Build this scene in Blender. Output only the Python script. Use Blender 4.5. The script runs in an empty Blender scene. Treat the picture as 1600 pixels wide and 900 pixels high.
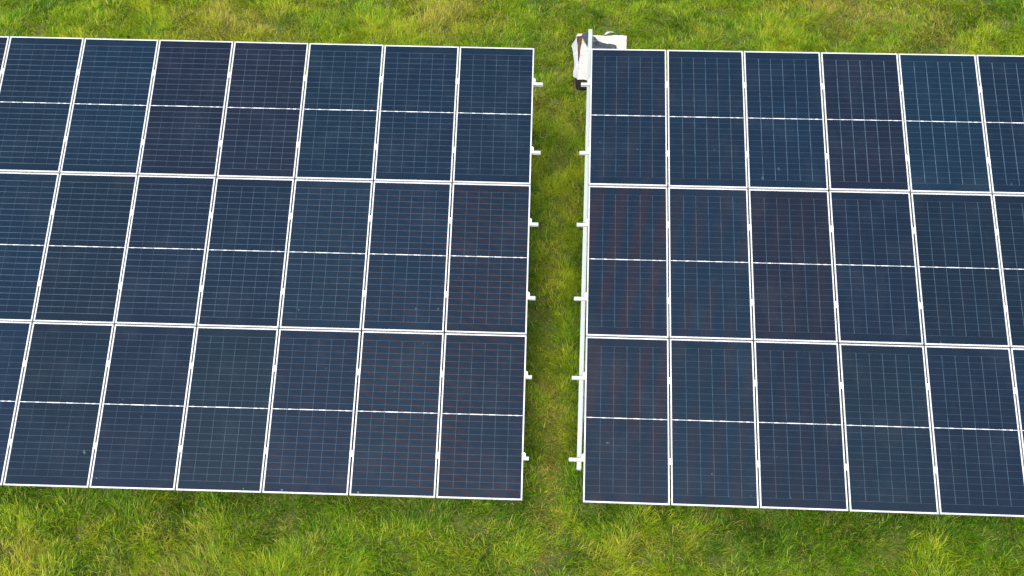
import bpy, bmesh, math, random
import numpy as np
from mathutils import Matrix, Vector

scn = bpy.context.scene
COL = scn.collection
R = math.radians

# ------------------------------------------------------------------ camera
cam_d = bpy.data.cameras.new('camera')
cam = bpy.data.objects.new('camera', cam_d)
COL.objects.link(cam)
cam_d.sensor_width = 36.0
cam_d.lens = 1774.45 / 1600 * 36.0
cam_d.clip_start = 0.1
cam_d.clip_end = 2000
Mc = Matrix(((0.99920852, -0.02585968, 0.03022615),
             (0.03924942, 0.76447205, -0.64346093),
             (-0.00646736, 0.644138, 0.76488196))).to_4x4()
Mc.translation = (-0.18241287, -7.51041393, 14.02108881)
cam.matrix_world = Mc
scn.camera = cam

# ------------------------------------------------------------------ sky, sun, exposure
SUN_EL, SUN_AZ = 51.0, 187.0          # azimuth clockwise from +Y
world = bpy.data.worlds.new('World')
scn.world = world
world.use_nodes = True
wn, wl = world.node_tree.nodes, world.node_tree.links
sky = wn.new('ShaderNodeTexSky')
sky.sky_type = 'NISHITA'
sky.sun_disc = False
sky.sun_elevation = R(SUN_EL)
sky.sun_rotation = R(SUN_AZ)
sky.air_density = 1.0
sky.dust_density = 2.5
sky.ozone_density = 1.0
wl.new(sky.outputs[0], wn['Background'].inputs[0])
wn['Background'].inputs[1].default_value = 0.15
sd = bpy.data.lights.new('sun', 'SUN')
sd.energy = 1.4
sd.angle = R(26)
sd.color = (1.0, 0.94, 0.78)
sun = bpy.data.objects.new('sun', sd)
COL.objects.link(sun)
sdir = Vector((math.sin(R(SUN_AZ)) * math.cos(R(SUN_EL)), math.cos(R(SUN_AZ)) * math.cos(R(SUN_EL)), math.sin(R(SUN_EL))))
sun.rotation_euler = sdir.to_track_quat('Z', 'Y').to_euler()
sun.location = (0, 0, 30)
scn.view_settings.view_transform = 'Standard'
scn.view_settings.look = 'None'
scn.view_settings.gamma = 1.0
scn.view_settings.exposure = 1.55
try:
    scn.view_settings.use_curve_mapping = False
except Exception:
    pass

rng = np.random.default_rng(7)
random.seed(7)

# ------------------------------------------------------------------ helpers
def tag(o, label=None, cat=None, group=None, kind=None):
    if label: o['label'] = label
    if cat: o['category'] = cat
    if group: o['group'] = group
    if kind: o['kind'] = kind
    return o

def obj(name, bm, mat, parent=None, smooth=False):
    me = bpy.data.meshes.new(name)
    bm.normal_update()
    bm.to_mesh(me); bm.free()
    if mat: me.materials.append(mat)
    if smooth:
        me.polygons.foreach_set('use_smooth', [True] * len(me.polygons))
    o = bpy.data.objects.new(name, me)
    COL.objects.link(o)
    if parent: o.parent = parent
    return o

def box(bm, x0, x1, y0, y1, z0, z1):
    v = [bm.verts.new(p) for p in ((x0, y0, z0), (x1, y0, z0), (x1, y1, z0), (x0, y1, z0),
                                   (x0, y0, z1), (x1, y0, z1), (x1, y1, z1), (x0, y1, z1))]
    for f in ((3, 2, 1, 0), (4, 5, 6, 7), (0, 1, 5, 4), (1, 2, 6, 5), (2, 3, 7, 6), (3, 0, 4, 7)):
        bm.faces.new([v[i] for i in f])
    return v

def prism(bm, prof, axis, a0, a1, origin=(0, 0)):
    """extrude a closed 2-D profile along an axis ('x','y','z')"""
    def pt(p, a):
        u, w = p[0] + origin[0], p[1] + origin[1]
        return {'x': (a, u, w), 'y': (u, a, w), 'z': (u, w, a)}[axis]
    A = [bm.verts.new(pt(p, a0)) for p in prof]
    B = [bm.verts.new(pt(p, a1)) for p in prof]
    n = len(prof)
    for i in range(n):
        bm.faces.new((A[i], A[(i + 1) % n], B[(i + 1) % n], B[i]))
    bm.faces.new(A[::-1]); bm.faces.new(B)
    bmesh.ops.recalc_face_normals(bm, faces=bm.faces[:])

class N:
    """tiny node-building helper"""
    def __init__(s, name):
        s.m = bpy.data.materials.new(name); s.m.use_nodes = True
        s.n, s.l = s.m.node_tree.nodes, s.m.node_tree.links
        s.b = s.n['Principled BSDF']; s.out = s.n['Material Output']
    def node(s, t, **kw):
        x = s.n.new(t)
        for k, v in kw.items(): setattr(x, k, v)
        return x
    def put(s, sock, v):
        if isinstance(v, bpy.types.NodeSocket): s.l.new(v, sock)
        else: sock.default_value = v
    def math(s, op, a, b=0.0, c=None, clamp=False):
        x = s.node('ShaderNodeMath', operation=op); x.use_clamp = clamp
        s.put(x.inputs[0], a); s.put(x.inputs[1], b)
        if c is not None: s.put(x.inputs[2], c)
        return x.outputs[0]
    def mix(s, f, a, b, blend='MIX'):
        x = s.node('ShaderNodeMix', data_type='RGBA', blend_type=blend)
        s.put(x.inputs[0], f); s.put(x.inputs[6], a); s.put(x.inputs[7], b)
        return x.outputs[2]
    def noise(s, vec, scale, detail=3, rough=.55, dist=0.0):
        x = s.node('ShaderNodeTexNoise'); s.put(x.inputs['Vector'], vec)
        x.inputs['Scale'].default_value = scale; x.inputs['Detail'].default_value = detail
        x.inputs['Roughness'].default_value = rough; x.inputs['Distortion'].default_value = dist
        return x.outputs['Fac']
    def ramp(s, f, a, b, c0=(0, 0, 0, 1), c1=(1, 1, 1, 1)):
        x = s.node('ShaderNodeValToRGB'); s.put(x.inputs[0], f)
        e = x.color_ramp.elements; e[0].position = a; e[1].position = b; e[0].color = c0; e[1].color = c1
        return x.outputs[0]
    def bump(s, h, strength, dist=0.01):
        x = s.node('ShaderNodeBump'); s.put(x.inputs['Height'], h)
        x.inputs['Strength'].default_value = strength; x.inputs['Distance'].default_value = dist
        s.l.new(x.outputs[0], s.b.inputs['Normal'])

def metal(name, col, rough=.45, metallic=.25, var=.12, scale=6):
    k = N(name)
    co = k.node('ShaderNodeTexCoord').outputs['Object']
    f = k.noise(co, scale, 4, .6)
    c = k.mix(f, (*[v * (1 - var) for v in col], 1), (*[min(1, v * (1 + var)) for v in col], 1))
    k.put(k.b.inputs['Base Color'], c)
    k.b.inputs['Roughness'].default_value = rough
    k.b.inputs['Metallic'].default_value = metallic
    return k.m

M_frame = metal('anodised aluminium', (.44, .44, .44), .42, .10, .04)
M_purlin = metal('bright galvanised steel', (.36, .38, .37), .45, .10, .06, 3)
M_rafter = metal('galvanised steel', (.29, .325, .30), .5, .1, .10, 4)
M_clamp = metal('clamp aluminium', (.80, .80, .80), .4, .15, .05)

# ------------------------------------------------------------------ solar cells
PW, PH, GAP, FR = 1.134, 2.279, 0.020, 0.0190
k = N('solar cells')
co = k.node('ShaderNodeTexCoord').outputs['Object']
sep = k.node('ShaderNodeSeparateXYZ'); k.l.new(co, sep.inputs[0])
X, Y = sep.outputs[0], sep.outputs[1]
info = k.node('ShaderNodeObjectInfo')
def prop(name):
    a = k.node('ShaderNodeAttribute', attribute_type='OBJECT', attribute_name=name)
    return a.outputs['Fac']
pitx = (PW - 2 * .036) / 6
pity = (PH / 2 - .040 - .006) / 12
u = k.math('DIVIDE', k.math('SUBTRACT', X, .036), pitx)
yc = k.math('ADD', Y, PH / 2)
v = k.math('DIVIDE', k.math('SUBTRACT', k.math('ABSOLUTE', yc), .006), pity)
du = k.math('MULTIPLY', k.math('ABSOLUTE', k.math('SUBTRACT', u, k.math('ROUND', u))), pitx)
dv = k.math('MULTIPLY', k.math('ABSOLUTE', k.math('SUBTRACT', v, k.math('ROUND', v))), pity)
def AND(*s):
    r = s[0]
    for t in s[1:]: r = k.math('MULTIPLY', r, t)
    return r
vm = AND(k.math('LESS_THAN', du, .0036), k.math('GREATER_THAN', u, .5), k.math('LESS_THAN', u, 5.5), k.math('LESS_THAN', v, 11.02))
hm = AND(k.math('LESS_THAN', dv, .0036), k.math('GREATER_THAN', v, .5), k.math('LESS_THAN', v, 11.5))
# each cell slightly different, each panel its own noise offset
off = k.node('ShaderNodeCombineXYZ'); k.put(off.inputs[2], k.math('MULTIPLY', info.outputs['Random'], 90.0))
vadd = k.node('ShaderNodeVectorMath', operation='ADD'); k.l.new(co, vadd.inputs[0]); k.l.new(off.outputs[0], vadd.inputs[1])
vec = vadd.outputs[0]
cell = k.node('ShaderNodeCombineXYZ')
k.put(cell.inputs[0], k.math('FLOOR', u)); k.put(cell.inputs[1], k.math('FLOOR', k.math('DIVIDE', yc, pity)))
k.put(cell.inputs[2], k.math('MULTIPLY', info.outputs['Random'], 77.0))
wn_ = k.node('ShaderNodeTexWhiteNoise'); wn_.noise_dimensions = '3D'; k.l.new(cell.outputs[0], wn_.inputs[0])
base = info.outputs['Color']
c1 = k.mix(k.math('MULTIPLY', wn_.outputs['Value'], .32), base, k.mix(1.0, base, (1.45, 1.5, 1.4, 1), 'MULTIPLY'))
patch = k.noise(vec, 1.0, 2, .5, .3)
c1 = k.mix(k.ramp(patch, .35, .7), c1, k.mix(1.0, c1, (.86, 1.12, 1.16, 1), 'MULTIPLY'))
# violet-brown camera moire put into the cell colour, in wandering bands
rot = k.node('ShaderNodeVectorRotate', rotation_type='Z_AXIS'); k.put(rot.inputs['Angle'], prop('cast_turn')); vsc = k.node('ShaderNodeVectorMath', operation='SCALE'); k.l.new(vec, vsc.inputs[0]); k.put(vsc.inputs['Scale'], prop('cast_scale')); k.l.new(vsc.outputs[0], rot.inputs[0])
wv = k.node('ShaderNodeTexWave', wave_type='BANDS'); k.l.new(rot.outputs[0], wv.inputs[0])
wv.inputs['Scale'].default_value = 2.3; wv.inputs['Distortion'].default_value = 1.6
wv.inputs['Detail'].default_value = 2; wv.inputs['Detail Scale'].default_value = .7
band = k.math('MULTIPLY', k.math('MULTIPLY', wv.outputs['Fac'], k.ramp(k.noise(vec, 1.0, 2), .30, .52)), prop('cast'))
c1 = k.mix(band, c1, (.0150, .0088, .0098, 1))
# grid lines between the cells
lv = k.noise(vec, 3.0, 2)
lineh = k.math('MULTIPLY', k.math('MULTIPLY', hm, prop('cross_line')), k.ramp(lv, .25, .6, (.55, .55, .55, 1)))
linev = k.math('MULTIPLY', k.math('MULTIPLY', vm, prop('long_line')), k.ramp(k.noise(vec, 5.0, 2), .3, .6, (.4, .4, .4, 1)))
c2 = k.mix(lineh, c1, (.075, .115, .150, 1))
c2 = k.mix(linev, c2, (.080, .130, .160, 1))
# dust film, droppings and smears, more towards the lower edge where rain leaves them
low = k.math('MULTIPLY', k.math('SUBTRACT', k.math('MULTIPLY', Y, -1.0 / PH), .55), 2.2, clamp=True)
vo = k.node('ShaderNodeTexVoronoi'); k.l.new(vec, vo.inputs['Vector']); vo.inputs['Scale'].default_value = 4.2
rag = k.noise(vec, 38, 3, .7)
spot = k.math('LESS_THAN', k.math('ADD', vo.outputs['Distance'], k.math('MULTIPLY', rag, .55)), .325)
keep = k.math('GREATER_THAN', k.noise(vec, 2.3, 1), .56)
film = k.math('MULTIPLY', k.ramp(k.noise(vec, 2.1, 4, .6), .5, .8), .035)
dirt = k.math('ADD', k.math('MULTIPLY', k.math('MULTIPLY', spot, keep), k.math('MULTIPLY', k.math('ADD', low, .10), prop('soiling'))), film)
c3 = k.mix(dirt, c2, (.15, .165, .17, 1))
k.put(k.b.inputs['Base Color'], c3)
k.b.inputs['Roughness'].default_value = .09
k.b.inputs['IOR'].default_value = 1.32
M_cell = k.m

k = N('white tabbing strip')
co = k.node('ShaderNodeTexCoord').outputs['Object']
k.put(k.b.inputs['Base Color'], k.mix(k.noise(co, 9, 2), (.24, .27, .29, 1), (.75, .78, .80, 1)))
k.b.inputs['Roughness'].default_value = .4
M_strip = k.m

# ------------------------------------------------------------------ one panel (local: x 0..PW, y 0..-PH, top face z=0)
def make_panel():
    root = bpy.data.objects.new('solar_panel', None); COL.objects.link(root)
    root.empty_display_size = .2
    bm = bmesh.new()
    def ring(x0, y0, x1, y1, z): return [bm.verts.new(p) for p in ((x0, y1, z), (x1, y1, z), (x1, y0, z), (x0, y0, z))]
    e = .0012
    r = [ring(0, 0, PW, -PH, -.035), ring(0, 0, PW, -PH, -e), ring(e, -e, PW - e, -PH + e, 0),
         ring(FR - e, -FR + e, PW - FR + e, -PH + FR - e, 0), ring(FR, -FR, PW - FR, -PH + FR, -e), ring(FR, -FR, PW - FR, -PH + FR, -.035)]
    for a, b in zip(r, r[1:] + r[:1]):
        for i in range(4):
            bm.faces.new((a[i], a[(i + 1) % 4], b[(i + 1) % 4], b[i]))
    bmesh.ops.recalc_face_normals(bm, faces=bm.faces[:])
    obj('frame', bm, M_frame, root)
    bm = bmesh.new(); box(bm, FR - .004, PW - FR + .004, -PH + FR - .004, -FR + .004, -.0085, -.003)
    obj('cell_face', bm, M_cell, root)
    # the white strip across the middle, with the brighter tabs on it
    bm = bmesh.new(); y = -PH / 2
    box(bm, FR + .001, PW - FR - .001, y - .0032, y + .0032, -.0029, -.0021)
    for i in range(12):
        if i in (1, 3, 6, 8, 9): continue
        x0 = .05 + i * (PW - .1) / 12 + random.uniform(0, .02)
        wd = random.choice((.045, .06, .085))
        box(bm, x0, min(x0 + wd, PW - .04), y - .0058, y + .0058, -.0024, -.0014)
    obj('centre_strip', bm, M_strip, root)
    return root

def copy_tree(o, parent=None):
    c = o.copy(); COL.objects.link(c); c.parent = parent
    for ch in list(o.children):
        d = ch.copy(); COL.objects.link(d); d.parent = c
    return c

TL = Matrix(((0.99990197, -0.00458462, 0.01323012), (0.008857, 0.93891674, -0.34403038), (-0.01084473, 0.34411383, 0.93886531))).to_4x4()
TL.translation = (-0.46152842, 6.45693044, 3.11647083)
TR = Matrix(((0.9999017, 0.00464209, -0.01323012), (-0.00886386, 0.94040231, -0.33994842), (0.01086356, 0.34003228, 0.94035102))).to_4x4()
TR.translation = (0.40325837, 6.43898156, 3.14402387)

TINT = {'navy': (0.0028, 0.0083, 0.0172), 'plum': (0.0040, 0.0064, 0.0132), 'blue': (0.0027, 0.0091, 0.0189), 'slate': (0.0027, 0.0072, 0.0133),
        'teal': (0.0027, 0.0095, 0.0182), 'green': (0.0030, 0.0088, 0.0146), 'ink': (0.0027, 0.0072, 0.0149), 'brown': (0.0031, 0.0085, 0.0168)}
LOOK = {'navy': 'navy blue', 'plum': 'dark plum-tinted', 'blue': 'clear blue', 'slate': 'very dark slate',
        'teal': 'teal-blue', 'green': 'greenish slate', 'ink': 'inky dark blue', 'brown': 'brownish-blue banded'}
ORD = ['first', 'second', 'third', 'fourth', 'fifth', 'sixth', 'seventh', 'eighth']
left_t = [['navy', 'navy', 'teal', 'plum', 'plum', 'blue', 'navy', 'plum'],
          ['brown', 'blue', 'teal', 'ink', 'ink', 'slate', 'blue'],
          ['brown', 'teal', 'navy', 'green', 'ink', 'slate', 'blue']]
right_t = [['navy', 'navy', 'navy', 'plum', 'teal', 'navy'],
           ['brown', 'teal', 'plum', 'ink', 'slate', 'slate'],
           ['brown', 'teal', 'ink', 'green', 'ink', 'navy']]
CAST = {('L', 0): [.1, .1, .1, .2, .1, 0, 0, 0], ('L', 1): [1.0, .6, .5, .1, .1, .1, 0], ('L', 2): [1.0, .9, .5, .2, .1, 0, 0],
        ('R', 0): [.45, .2, .1, .1, 0, 0], ('R', 1): [1.0, .7, .45, .2, .2, .1], ('R', 2): [1.0, .55, .35, .1, .1, 0]}
ROW = ['upper', 'middle', 'lower']
proto = make_panel(); used = False
for side, T, tab in (('L', TL, left_t), ('R', TR, right_t)):
    for r, row in enumerate(tab):
        for c, tn in enumerate(row):
            p = proto if not used else copy_tree(proto)
            used = True
            x = -(c + 1) * PW - c * GAP if side == 'L' else c * (PW + GAP)
            jit = Matrix.Translation((x + random.uniform(-.002, .002), -r * (PH + GAP) + random.uniform(-.002, .002), random.uniform(-.001, .001)))
            tilt = Matrix.Rotation(R(random.uniform(-.12, .12)), 4, 'X') @ Matrix.Rotation(R(random.uniform(-.12, .12)), 4, 'Y')
            p.matrix_world = T @ jit @ tilt
            arr = 'left' if side == 'L' else 'right'
            where = 'beside the grass gap' if c == 0 else '%s from the grass gap' % ORD[c]
            tag(p, '%s solar panel, %s row of the %s array, %s' % (LOOK[tn], ROW[r], arr, where), 'solar panel',
                'framed solar panels of the %s array' % arr)
            for ch in p.children:
                if ch.name.startswith('cell_face'):
                    b = TINT[tn]; j = random.uniform(.94, 1.08)
                    ch.color = (b[0] * j * random.uniform(.95, 1.05), b[1] * j, b[2] * j * random.uniform(.96, 1.04), 1)
                    ch['cast_scale'] = 1.0 if side == 'L' else .42
                    ch['cast_turn'] = R(-66) if side == 'L' else R(8)
                    ch['cast'] = float(CAST[(side, r)][c]) * .62
                    if side == 'L':
                        ch['cross_line'] = (.30 + .045 * c) if r < 2 else .28
                        ch['long_line'] = .30 if c < 4 else .17
                    else:
                        ch['cross_line'] = .18
                        ch['long_line'] = (.36 + .12 * min(c, 3)) if r == 0 else (.32 + .03 * c)
                    ch['soiling'] = .85 if r == 2 else .3

# ------------------------------------------------------------------ mounting racks
PUR_Y = [-.593, -1.745, -2.897, -4.026, -5.18, -6.31]
END_L = [.142, .133, .126, .110, .088, .073]
END_R = [-.139, -.142, -.160, -.175, -.183, -.197]
def purlin(y, x0, x1, root):
    bm = bmesh.new(); t = .004; w = .0215; zt = -.0362; h = .048
    # C section open to the low side
    prof = [(y - w, zt), (y - w, zt - .010), (y - w + t, zt - .010), (y - w + t, zt - t), (y + w - t, zt - t), (y + w - t, zt - h + t),
            (y - w + t, zt - h + t), (y - w + t, zt - h + .010), (y - w, zt - h + .010), (y - w, zt - h), (y + w, zt - h), (y + w, zt)]
    prism(bm, prof, 'x', x0, x1)
    return obj('purlin', bm, M_purlin, root)
def rack(name, T, label, ends, out, span, raft, clamp_x, end_x, sgn):
    root = bpy.data.objects.new(name, None); COL.objects.link(root); root.matrix_world = T
    tag(root, label, 'mounting rack', 'steel racks under the solar panels')
    for y, e in zip(PUR_Y, ends):
        purlin(y, *((-span, e) if sgn < 0 else (e, span)), root)
    z0 = -.0362 - .048 - .001
    for i, (xt, xb, yt, yb) in enumerate(raft):
        bm = bmesh.new(); w = .030; h = .075; t = .004
        for (x, y) in ((0, 0),):
            prof = [(-w, 0), (w, 0), (w, -h), (-w, -h)]
            A = [bm.verts.new((xt + a, yt, z0 + b)) for a, b in prof]; B = [bm.verts.new((xb + a, yb, z0 + b)) for a, b in prof]
            for j in range(4): bm.faces.new((A[j], A[(j + 1) % 4], B[(j + 1) % 4], B[j]))
            Ai = [bm.verts.new((xt + a * .87, yt, z0 - t + b * .9)) for a, b in prof]; Bi = [bm.verts.new((xb + a * .87, yb, z0 - t + b * .9)) for a, b in prof]
            for j in range(4):
                bm.faces.new((Ai[j], Ai[(j + 1) % 4], Bi[(j + 1) % 4], Bi[j]))
                bm.faces.new((A[j], A[(j + 1) % 4], Ai[(j + 1) % 4], Ai[j])); bm.faces.new((B[j], B[(j + 1) % 4], Bi[(j + 1) % 4], Bi[j]))
        bmesh.ops.recalc_face_normals(bm, faces=bm.faces[:])
        obj('rafter', bm, M_rafter, root)
        # posts stand true vertical beside the rafter
        Ti = T.inverted()
        for ly, dx in ((-4.95, .075), (-1.45, .16)):
            xr = xt + (xb - xt) * (yt - ly) / (yt - yb)
            head = T @ Vector((xr + dx, ly, z0 - .02))
            bm = bmesh.new()
            s = .035; d = .05; tt = .006
            prof = [(-s, -d), (s, -d), (s, -d + tt), (-s + tt, -d + tt), (-s + tt, d - tt), (s, d - tt), (s, d), (-s, d)]
            prism(bm, prof, 'z', -.35, head.z, (head.x, head.y))
            bm.transform(Ti)
            obj('post', bm, M_rafter, root)
            # brace from the post down at an angle to the rafter
            bm = bmesh.new()
            a = T @ Vector((xr + dx, ly, z0)); a = Vector((a.x, a.y - .03, a.z * .45))
            b = T @ Vector((xr + .01, ly - (1.0 if ly < -3 else 1.3), z0 - h - .01))
            dr = (b - a).normalized(); sx = Vector((1, 0, 0)); sy = dr.cross(sx).normalized(); sx = sy.cross(dr).normalized()
            q = []
            for e_ in (a, b):
                q.append([bm.verts.new(Ti @ (e_ + sx * i * .018 + sy * j * .018)) for i, j in ((-1, -1), (1, -1), (1, 1), (-1, 1))])
            for j in range(4): bm.faces.new((q[0][j], q[0][(j + 1) % 4], q[1][(j + 1) % 4], q[1][j]))
            bm.faces.new(q[0][::-1]); bm.faces.new(q[1])
            bmesh.ops.recalc_face_normals(bm, faces=bm.faces[:])
            obj('brace', bm, M_rafter, root)
    # clamps: one between two panels at every purlin, one at each free end
    bm = bmesh.new()
    box(bm, -.024, .024, -.04, .04, .0012, .0052)
    box(bm, -.0085, .0085, -.04, .04, -.0358, .0012)
    bmesh.ops.create_cone(bm, cap_ends=True, segments=8, radius1=.008, radius2=.008, depth=.007, matrix=Matrix.Translation((0, 0, .009)))
    first = None
    for x in clamp_x:
        for y in PUR_Y:
            if first is None:
                o = first = obj('mid_clamp', bm, M_clamp, root)
            else:
                o = first.copy(); COL.objects.link(o); o.parent = root
            o.location = (x + random.uniform(-.002, .002), y + random.uniform(-.015, .015), 0)
    bm = bmesh.new()
    box(bm, -.012, .020, -.012, .046, .0012, .0052)
    prism(bm, [(.002, -.012), (.030, -.012), (.030, .030), (.018, .046), (.002, .046)], 'z', -.0358, .0012)
    if sgn > 0:
        for v_ in bm.verts: v_.co.x *= -1
        bmesh.ops.recalc_face_normals(bm, faces=bm.faces[:])
    first = None
    for y in PUR_Y:
        if first is None: o = first = obj('end_clamp', bm, M_clamp, root)
        else: o = first.copy(); COL.objects.link(o); o.parent = root
        o.location = (end_x, y + .022, 0)
    return root
rack('mounting_rack', TL, 'galvanised steel rack whose purlin ends stick out of the left array into the grass gap', END_L, 0, 9.3,
     [(-.95, -.96, -.25, -6.45), (-4.0, -4.01, -.25, -6.45), (-7.1, -7.1, -.25, -6.45)],
     [-(i * (PW + GAP) - GAP / 2) for i in range(1, 8)], 0.0, -1)
rack('mounting_rack', TR, 'galvanised steel rack whose long rafter shows along the free edge of the right array', END_R, 0, 7.0,
     [(-.013, -.061, .399, -6.43), (3.0, 3.0, -.25, -6.45), (6.1, 6.1, -.25, -6.45)],
     [(i * (PW + GAP) - GAP / 2) for i in range(1, 6)], 0.0, 1)

# ------------------------------------------------------------------ ground
def vnoise(x, y, s, seed):
    """smooth value noise in numpy, 0..1"""
    g = np.random.default_rng(seed).random((256, 256))
    x = x * s + 91.3; y = y * s + 57.7
    xi = np.floor(x).astype(int); yi = np.floor(y).astype(int)
    fx = x - xi; fy = y - yi
    fx = fx * fx * (3 - 2 * fx); fy = fy * fy * (3 - 2 * fy)
    a = g[xi % 256, yi % 256]; b = g[(xi + 1) % 256, yi % 256]; c = g[xi % 256, (yi + 1) % 256]; d = g[(xi + 1) % 256, (yi + 1) % 256]
    return (a * (1 - fx) + b * fx) * (1 - fy) + (c * (1 - fx) + d * fx) * fy
def fbm(x, y, s, seed, o=3):
    r = 0; a = 1; t = 0
    for i in range(o):
        r = r + a * vnoise(x, y, s * 2 ** i, seed + i); t += a; a *= .5
    return r / t
def height(x, y):
    r = np.maximum(np.abs(x), np.abs(y - 6))
    fade = np.clip((40 - r) / 15, 0, 1)
    return ((fbm(x, y, .9, 11, 2) - .5) * .10 + (fbm(x, y, 2.6, 15, 2) - .5) * .19) * fade

near = np.arange(-22, 22.01, .11)
far = np.array([26, 32, 42, 60, 90, 150, 260, 500, 900.0])
gx = np.concatenate([-far[::-1], near, far]); gy = gx + 6
GX, GY = np.meshgrid(gx, gy, indexing='ij')
GZ = height(GX, GY)
nx, ny = GX.shape
me = bpy.data.meshes.new('ground')
verts = np.stack([GX.ravel(), GY.ravel(), GZ.ravel()], 1).astype(np.float32)
ii, jj = np.meshgrid(np.arange(nx - 1), np.arange(ny - 1), indexing='ij')
q = (ii * ny + jj).ravel()
faces = np.stack([q, q + ny, q + ny + 1, q + 1], 1).astype(np.int32)
def fill(me, verts, loops, starts, totals=None):
    me.vertices.add(len(verts)); me.vertices.foreach_set('co', verts.ravel())
    me.loops.add(len(loops)); me.loops.foreach_set('vertex_index', loops)
    me.polygons.add(len(starts)); me.polygons.foreach_set('loop_start', starts)
    me.update(calc_edges=True)
fill(me, verts, faces.ravel(), np.arange(0, 4 * len(faces), 4, dtype=np.int32))
k = N('turf floor')
geo = k.node('ShaderNodeNewGeometry').outputs['Position']
c = k.mix(k.ramp(k.noise(geo, .7, 4), .35, .65), (.085, .125, .009, 1), (.115, .120, .016, 1))
c = k.mix(k.ramp(k.noise(geo, 22, 4, .7), .35, .7), c, (.040, .052, .006, 1))
k.put(k.b.inputs['Base Color'], c); k.b.inputs['Roughness'].default_value = 1.0
k.bump(k.noise(geo, 35, 4, .7), 1.0, .03)
me.materials.append(k.m)
go = bpy.data.objects.new('ground', me); COL.objects.link(go); go['kind'] = 'structure'
me.polygons.foreach_set('use_smooth', [True] * len(me.polygons))

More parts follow.
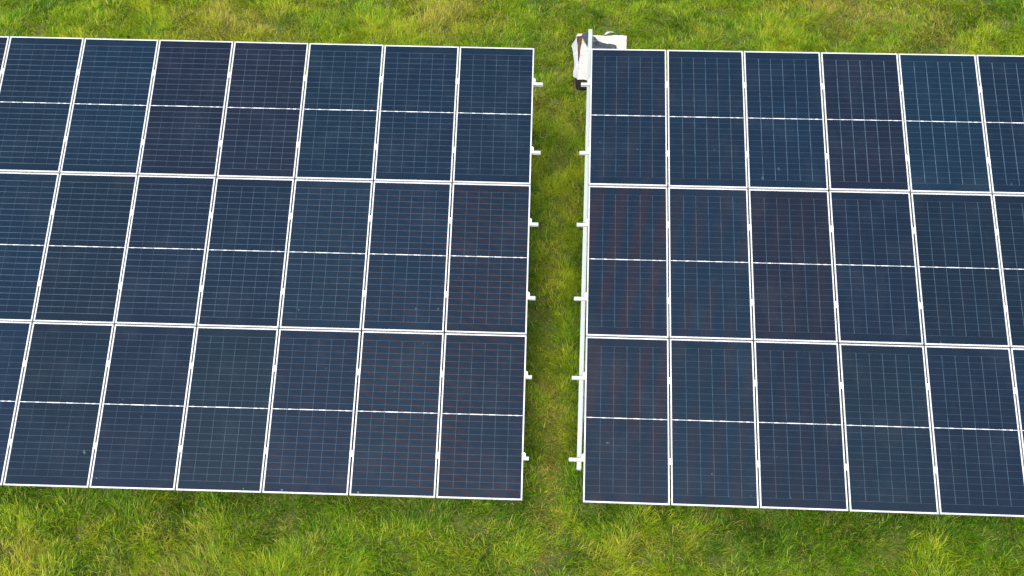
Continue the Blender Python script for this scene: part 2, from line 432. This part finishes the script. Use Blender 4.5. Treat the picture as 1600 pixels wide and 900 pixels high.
# ------------------------------------------------------------------ grass: clumps of bent blades, one mesh
def lerp(a, b, t): return a + (b - a) * t[:, None]
def grass(regions):
    out_v, out_l, out_s, out_c = [], [], [], []
    nv = 0; nl = 0
    for (x0, x1, y0, y1, nclump, nblade, wid, lng) in regions:
        area = (x1 - x0) * (y1 - y0); n = int(area * nclump)
        cx = rng.uniform(x0, x1, n); cy = rng.uniform(y0, y1, n)
        # clump characters
        lush = .45 * fbm(cx, cy, .55, 41, 3) + .55 * fbm(cx, cy, 2.1, 43, 2) + .05 * (fbm(cx, cy, .3, 49, 1) - .5)
        dry = .5 * fbm(cx, cy, .6, 71, 3) + .5 * fbm(cx, cy, 2.6, 75, 2) - .03
        flow = fbm(cx, cy, 1.0, 21, 2) * 2 * np.pi * 2.4
        path = np.exp(-((cx + .08 - .08 * np.sin(cy * 1.3)) / .20) ** 2) * ((cy > -1.0) & (cy < 6.5))
        for (px, py, rad, am) in ((-2.6, 11.2, 1.0, .25), (5.8, 11.6, 1.2, .22), (-6.3, 11.3, 1.1, .18), (7.4, 11.7, .9, .18), (-.2, .9, .22, .3), (3.0, 10.9, 1.0, .12)):
            dry = dry + am * np.exp(-((cx - px) ** 2 + (cy - py) ** 2) / rad ** 2)
        for (px, py, rad, am) in ((-10.5, 11.4, 1.0, .3), (-9.3, 12.0, .8, .3), (-6.0, 12.1, .8, .25), (9.4, 12.0, 1.0, .3), (-8.6, 11.1, .5, .2), (1.9, 11.3, .8, .15)):
            dry = dry - am * np.exp(-((cx - px) ** 2 + (cy - py) ** 2) / rad ** 2)
        dry = dry + path * .20
        edge = np.exp(-((cy - .45) / .55) ** 2) * (np.abs(cx) > .5) + np.exp(-((np.abs(cx) - .55) / .25) ** 2) * ((cy > 0) & (cy < 6))  # fringe of green growth along the arrays' edges, with their shade painted in
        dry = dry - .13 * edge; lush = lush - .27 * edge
        ch = rng.lognormal(0, .28, n) * (.78 + .60 * lush) * (1 - .50 * path)
        chue = rng.normal(0, 1, n)
        m = n * nblade
        ci = np.repeat(np.arange(n), nblade)
        rad = np.abs(rng.normal(0, .085, m)); ang = rng.uniform(0, 2 * np.pi, m)
        bx = cx[ci] + rad * np.cos(ang); by = cy[ci] + rad * np.sin(ang)
        # under the arrays the sward is thinner: keep fewer blades well inside
        L = lng * np.clip(ch[ci], .35, 1.7) * rng.uniform(.55, 1.35, m)
        W = wid * rng.uniform(.6, 1.35, m)
        lx = np.cos(ang) * .55 + np.cos(flow[ci]) * .65 + rng.normal(0, .45, m)
        ly = np.sin(ang) * .55 + np.sin(flow[ci]) * .65 + rng.normal(0, .45, m)
        ln = np.hypot(lx, ly) + 1e-6; lx /= ln; ly /= ln
        lean = np.clip(rng.normal(.78, .28, m) + .25 * path[ci], .15, 1.35)      # angle off vertical at mid blade
        bend = rng.uniform(.3, 1.0, m)
        bz = height(bx, by) - .01
        # spine: 3 stations + tip
        P = []; a = lean * .4; px, py, pz = bx.copy(), by.copy(), bz.copy()
        st = [(px.copy(), py.copy(), pz.copy())]
        for s in range(3):
            seg = L / 3
            px = px + np.sin(a) * lx * seg; py = py + np.sin(a) * ly * seg; pz = pz + np.cos(a) * seg
            pz = np.maximum(pz, bz + .012)
            st.append((px.copy(), py.copy(), pz.copy())); a = a + (lean * .6 + bend * .55) * (.6 + .3 * s)
        tw = rng.normal(0, .5, m)
        wx = -ly * np.cos(tw) + lx * np.sin(tw) * .5; wy = lx * np.cos(tw) + ly * np.sin(tw) * .5
        V = np.empty((m, 7, 3), np.float32)
        for s, wf in ((0, .8), (1, 1.0), (2, .72)):
            x, y, z = st[s]
            V[:, 2 * s, 0] = x - wx * W * wf / 2; V[:, 2 * s, 1] = y - wy * W * wf / 2; V[:, 2 * s, 2] = z
            V[:, 2 * s + 1, 0] = x + wx * W * wf / 2; V[:, 2 * s + 1, 1] = y + wy * W * wf / 2; V[:, 2 * s + 1, 2] = z
        V[:, 6] = np.stack(st[3], 1)
        # colours
        g1 = np.array([.085, .218, .006]); g2 = np.array([.220, .322, .008]); g3 = np.array([.400, .420, .016])
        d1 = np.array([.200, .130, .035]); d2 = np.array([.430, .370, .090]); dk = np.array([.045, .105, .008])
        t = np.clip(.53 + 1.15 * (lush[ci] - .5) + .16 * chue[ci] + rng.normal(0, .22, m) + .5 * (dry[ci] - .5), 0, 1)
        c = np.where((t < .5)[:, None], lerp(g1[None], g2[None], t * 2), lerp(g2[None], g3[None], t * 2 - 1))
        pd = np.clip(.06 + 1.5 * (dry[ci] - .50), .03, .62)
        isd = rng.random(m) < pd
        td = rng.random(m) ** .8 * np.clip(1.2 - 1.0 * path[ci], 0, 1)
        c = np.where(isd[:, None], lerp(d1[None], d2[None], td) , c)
        dkp = np.clip(.06 + 3.0 * (fbm(cx, cy, 2.4, 91, 2) - .60), .06, .55) + .28 * edge  # edge term darkens more blades, for the shade by the arrays
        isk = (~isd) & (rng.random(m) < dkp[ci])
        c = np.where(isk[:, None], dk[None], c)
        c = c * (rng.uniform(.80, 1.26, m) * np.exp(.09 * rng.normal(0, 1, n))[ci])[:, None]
        c = np.where((rng.random(m) < .018)[:, None], np.array([[.52, .50, .12]]), c)
        out_v.append(V.reshape(-1, 3))
        b = (np.arange(m) * 7 + nv)[:, None]
        lp = (b + np.array([0, 1, 3, 2, 2, 3, 5, 4, 4, 5, 6])[None]).astype(np.int32)
        out_l.append(lp.ravel())
        s0 = (np.arange(m) * 11 + nl)[:, None]
        out_s.append((s0 + np.array([0, 4, 8])[None]).astype(np.int32).ravel())
        C = np.ones((m, 3, 4), np.float32); C[:, :, :3] = c[:, None, :]
        out_c.append(C.reshape(-1, 4))
        nv += m * 7; nl += m * 11
    me = bpy.data.meshes.new('grass')
    fill(me, np.concatenate(out_v), np.concatenate(out_l), np.concatenate(out_s))
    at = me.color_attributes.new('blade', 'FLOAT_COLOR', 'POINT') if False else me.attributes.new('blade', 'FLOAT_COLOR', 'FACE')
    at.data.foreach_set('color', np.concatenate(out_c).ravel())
    return me, nv
regions = [  # x0 x1 y0 y1 clumps/m2 blades/clump width length
    (-11.5, 10.5, -2.0, 1.4, 125, 38, .0066, .135),     # in front of the low edges
    (-1.7, 1.5, 1.4, 8.6, 125, 38, .0066, .135),        # the gap
    (-14.5, 13.0, 8.6, 14.2, 98, 36, .0078, .130),     # behind the high edges
    (-11.5, -1.7, 1.4, 8.6, 9, 22, .014, .19), (1.5, 10.5, 1.4, 8.6, 9, 22, .014, .19),   # under the arrays
    (-22, 22, -8, -2.0, 9, 24, .016, .20), (-22, 22, 14.2, 24, 9, 24, .018, .20),
    (-22, -14.5, 8.6, 14.2, 9, 24, .018, .20), (13, 22, 8.6, 14.2, 9, 24, .018, .20),
    (-22, -11.5, -2, 8.6, 7, 24, .018, .20), (10.5, 22, -2, 8.6, 7, 24, .018, .20)]
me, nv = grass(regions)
print('grass verts', nv)
k = N('grass blades')
at = k.node('ShaderNodeAttribute', attribute_name='blade').outputs['Color']
k.n.remove(k.b)
df = k.node('ShaderNodeBsdfDiffuse'); tr = k.node('ShaderNodeBsdfTranslucent'); gl = k.node('ShaderNodeBsdfGlossy')
k.l.new(at, df.inputs[0]); k.l.new(k.mix(1.0, at, (1.15, 1.2, .7, 1), 'MULTIPLY'), tr.inputs[0])
gl.inputs['Roughness'].default_value = .45; gl.inputs[0].default_value = (1, 1, 1, 1)
m1 = k.node('ShaderNodeMixShader'); m1.inputs[0].default_value = .45; k.l.new(df.outputs[0], m1.inputs[1]); k.l.new(tr.outputs[0], m1.inputs[2])
m2 = k.node('ShaderNodeMixShader'); m2.inputs[0].default_value = .008; k.l.new(m1.outputs[0], m2.inputs[1]); k.l.new(gl.outputs[0], m2.inputs[2])
k.l.new(m2.outputs[0], k.out.inputs[0])
me.materials.append(k.m)
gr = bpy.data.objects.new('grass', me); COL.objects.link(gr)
tag(gr, 'shaggy yellow-green meadow grass with tan dry tufts around the arrays', 'grass', kind='stuff')

# ------------------------------------------------------------------ wrapped crate behind the right array
def fabric(name, a, b, rough=.7, scale=8, bump=.4):
    k = N(name); co = k.node('ShaderNodeTexCoord').outputs['Object']
    k.put(k.b.inputs['Base Color'], k.mix(k.ramp(k.noise(co, scale, 5, .65), .35, .7), (*a, 1), (*b, 1)))
    k.b.inputs['Roughness'].default_value = rough
    k.bump(k.noise(co, scale * 2.2, 4, .6), bump, .02)
    return k.m
M_white = fabric('weathered white board', (.60, .56, .49), (.36, .29, .21), .8, 9)
M_flap = fabric('white sheeting', (.46, .46, .44), (.33, .33, .31), .6, 6)
M_card = fabric('brown cardboard', (.085, .038, .014), (.035, .016, .007), .9, 10)
M_black = fabric('black plastic sheeting', (.012, .015, .015), (.045, .052, .052), .45, 9, .8)
M_side = fabric('dark crate side', (.006, .005, .005), (.016, .012, .010), .8, 12)
M_wood = fabric('pallet wood', (.16, .11, .07), (.09, .065, .045), .9, 14)

crate = bpy.data.objects.new('wrapped_crate', None); COL.objects.link(crate)
CX, CY = .71, 9.69
crate.location = (CX, CY, 0)
tag(crate, 'torn white-topped crate with brown flap and black plastic on the grass behind the right array', 'crate')
bm = bmesh.new()
for y in (9.12, 9.66, 10.22): box(bm, .28 - CX, 1.18 - CX, y - .05 - CY, y + .05 - CY, .0, .09)
for x in (.30, .51, .72, .93, 1.14): box(bm, x - .05 - CX, x + .05 - CX, 9.07 - CY, 10.27 - CY, .0905, .11)
obj('pallet', bm, M_wood, crate)
bm = bmesh.new(); box(bm, .27 - CX, 1.19 - CX, 9.06 - CY, 10.28 - CY, .1105, .385)
bmesh.ops.bevel(bm, geom=bm.edges[:], offset=.02, segments=2, affect='EDGES')
bmesh.ops.subdivide_edges(bm, edges=bm.edges[:], cuts=3, use_grid_fill=True)
for v_ in bm.verts:
    v_.co.x += .012 * math.sin(v_.co.y * 9 + v_.co.z * 14); v_.co.y += .012 * math.sin(v_.co.x * 11)
obj('crate_body', bm, M_side, crate, True)

def sheet(name, pts, z, mat, th=.008, wav=.012, droop=None, seed=0, cuts=3):
    """an irregular thick sheet from an outline, wavy, optionally drooping past the crate's left side"""
    rr = random.Random(seed)
    bm = bmesh.new()
    ring = []
    for i, (x, y) in enumerate(pts):
        x2, y2 = pts[(i + 1) % len(pts)]
        for s in range(3):
            t = s / 3
            j = .006 if s else 0
            ring.append((x + (x2 - x) * t + rr.uniform(-j, j), y + (y2 - y) * t + rr.uniform(-j, j)))
    vs = [bm.verts.new((x - CX, y - CY, z)) for x, y in ring]
    f = bm.faces.new(vs)
    if f.normal.z < 0: f.normal_flip()
    bmesh.ops.triangulate(bm, faces=[f])
    for _ in range(cuts):
        es = [e for e in bm.edges if e.calc_length() > .05]
        if es: bmesh.ops.subdivide_edges(bm, edges=es, cuts=1)
        bmesh.ops.triangulate(bm, faces=bm.faces[:])
    ph = rr.uniform(0, 6)
    for v_ in bm.verts:
        x, y = v_.co.x, v_.co.y
        v_.co.z += wav * (math.sin(x * 17 + y * 6 + ph) + math.sin(y * 13 - x * 8 + ph * 2)) * .5 + wav * .35 * rr.uniform(-1, 1)
        if droop is not None:
            d = droop - (x + CX)
            if d > 0: v_.co.z -= d * .9
    bmesh.ops.recalc_face_normals(bm, faces=bm.faces[:])
    if sum(f.normal.z for f in bm.faces) < 0: bmesh.ops.reverse_faces(bm, faces=bm.faces[:])
    bmesh.ops.solidify(bm, geom=bm.faces[:], thickness=th)
    return obj(name, bm, mat, crate, False)
sheet('top_board', [(.30, 9.48), (.37, 10.15), (.40, 10.33), (.572, 10.357), (1.238, 10.358), (1.215, 9.767), (1.20, 9.05), (.75, 9.0), (.522, 8.99), (.284, 9.041)], .415, M_white, .012, .016, seed=2)
sheet('side_flap', [(.175, 10.106), (.273, 10.265), (.29, 9.926), (.300, 9.475), (.3, 9.113), (.273, 9.048), (.213, 9.161), (.233, 9.552), (.206, 9.897)], .445, M_flap, .008, .012, .29, 3)
sheet('cardboard_flap', [(.279, 10.275), (.382, 10.31), (.374, 10.118), (.311, 9.515), (.296, 9.9)], .432, M_card, .006, .004, seed=4)
sheet('torn_corner', [(.262, 10.262), (.300, 10.345), (.384, 10.355), (.375, 10.30), (.31, 10.27)], .452, M_white, .006, .006, seed=5)
sheet('plastic_sheet', [(.372, 10.328), (.44, 10.36), (.503, 10.369), (.58, 10.247), (.681, 10.1), (.80, 10.07), (.934, 10.027), (1.033, 9.936), (1.029, 9.709), (.576, 9.695), (.493, 9.932), (.42, 10.08)], .470, M_black, .004, .022, seed=6, cuts=4)
sheet('torn_wrap', [(.80, 10.33), (.86, 10.40), (.93, 10.435), (1.0, 10.405), (.96, 10.39), (.92, 10.40), (.88, 10.355), (.84, 10.325)], .445, M_flap, .006, .025, seed=8, cuts=4)

sheet('plastic_scrap', [(1.0, 10.40), (1.06, 10.375), (1.13, 10.365), (1.09, 10.33), (1.01, 10.345)], .445, M_black, .004, .02, seed=9)

# ------------------------------------------------------------------ render settings
scn.render.engine = 'CYCLES'
scn.cycles.max_bounces = 6
scn.cycles.diffuse_bounces = 3
scn.cycles.transparent_max_bounces = 4
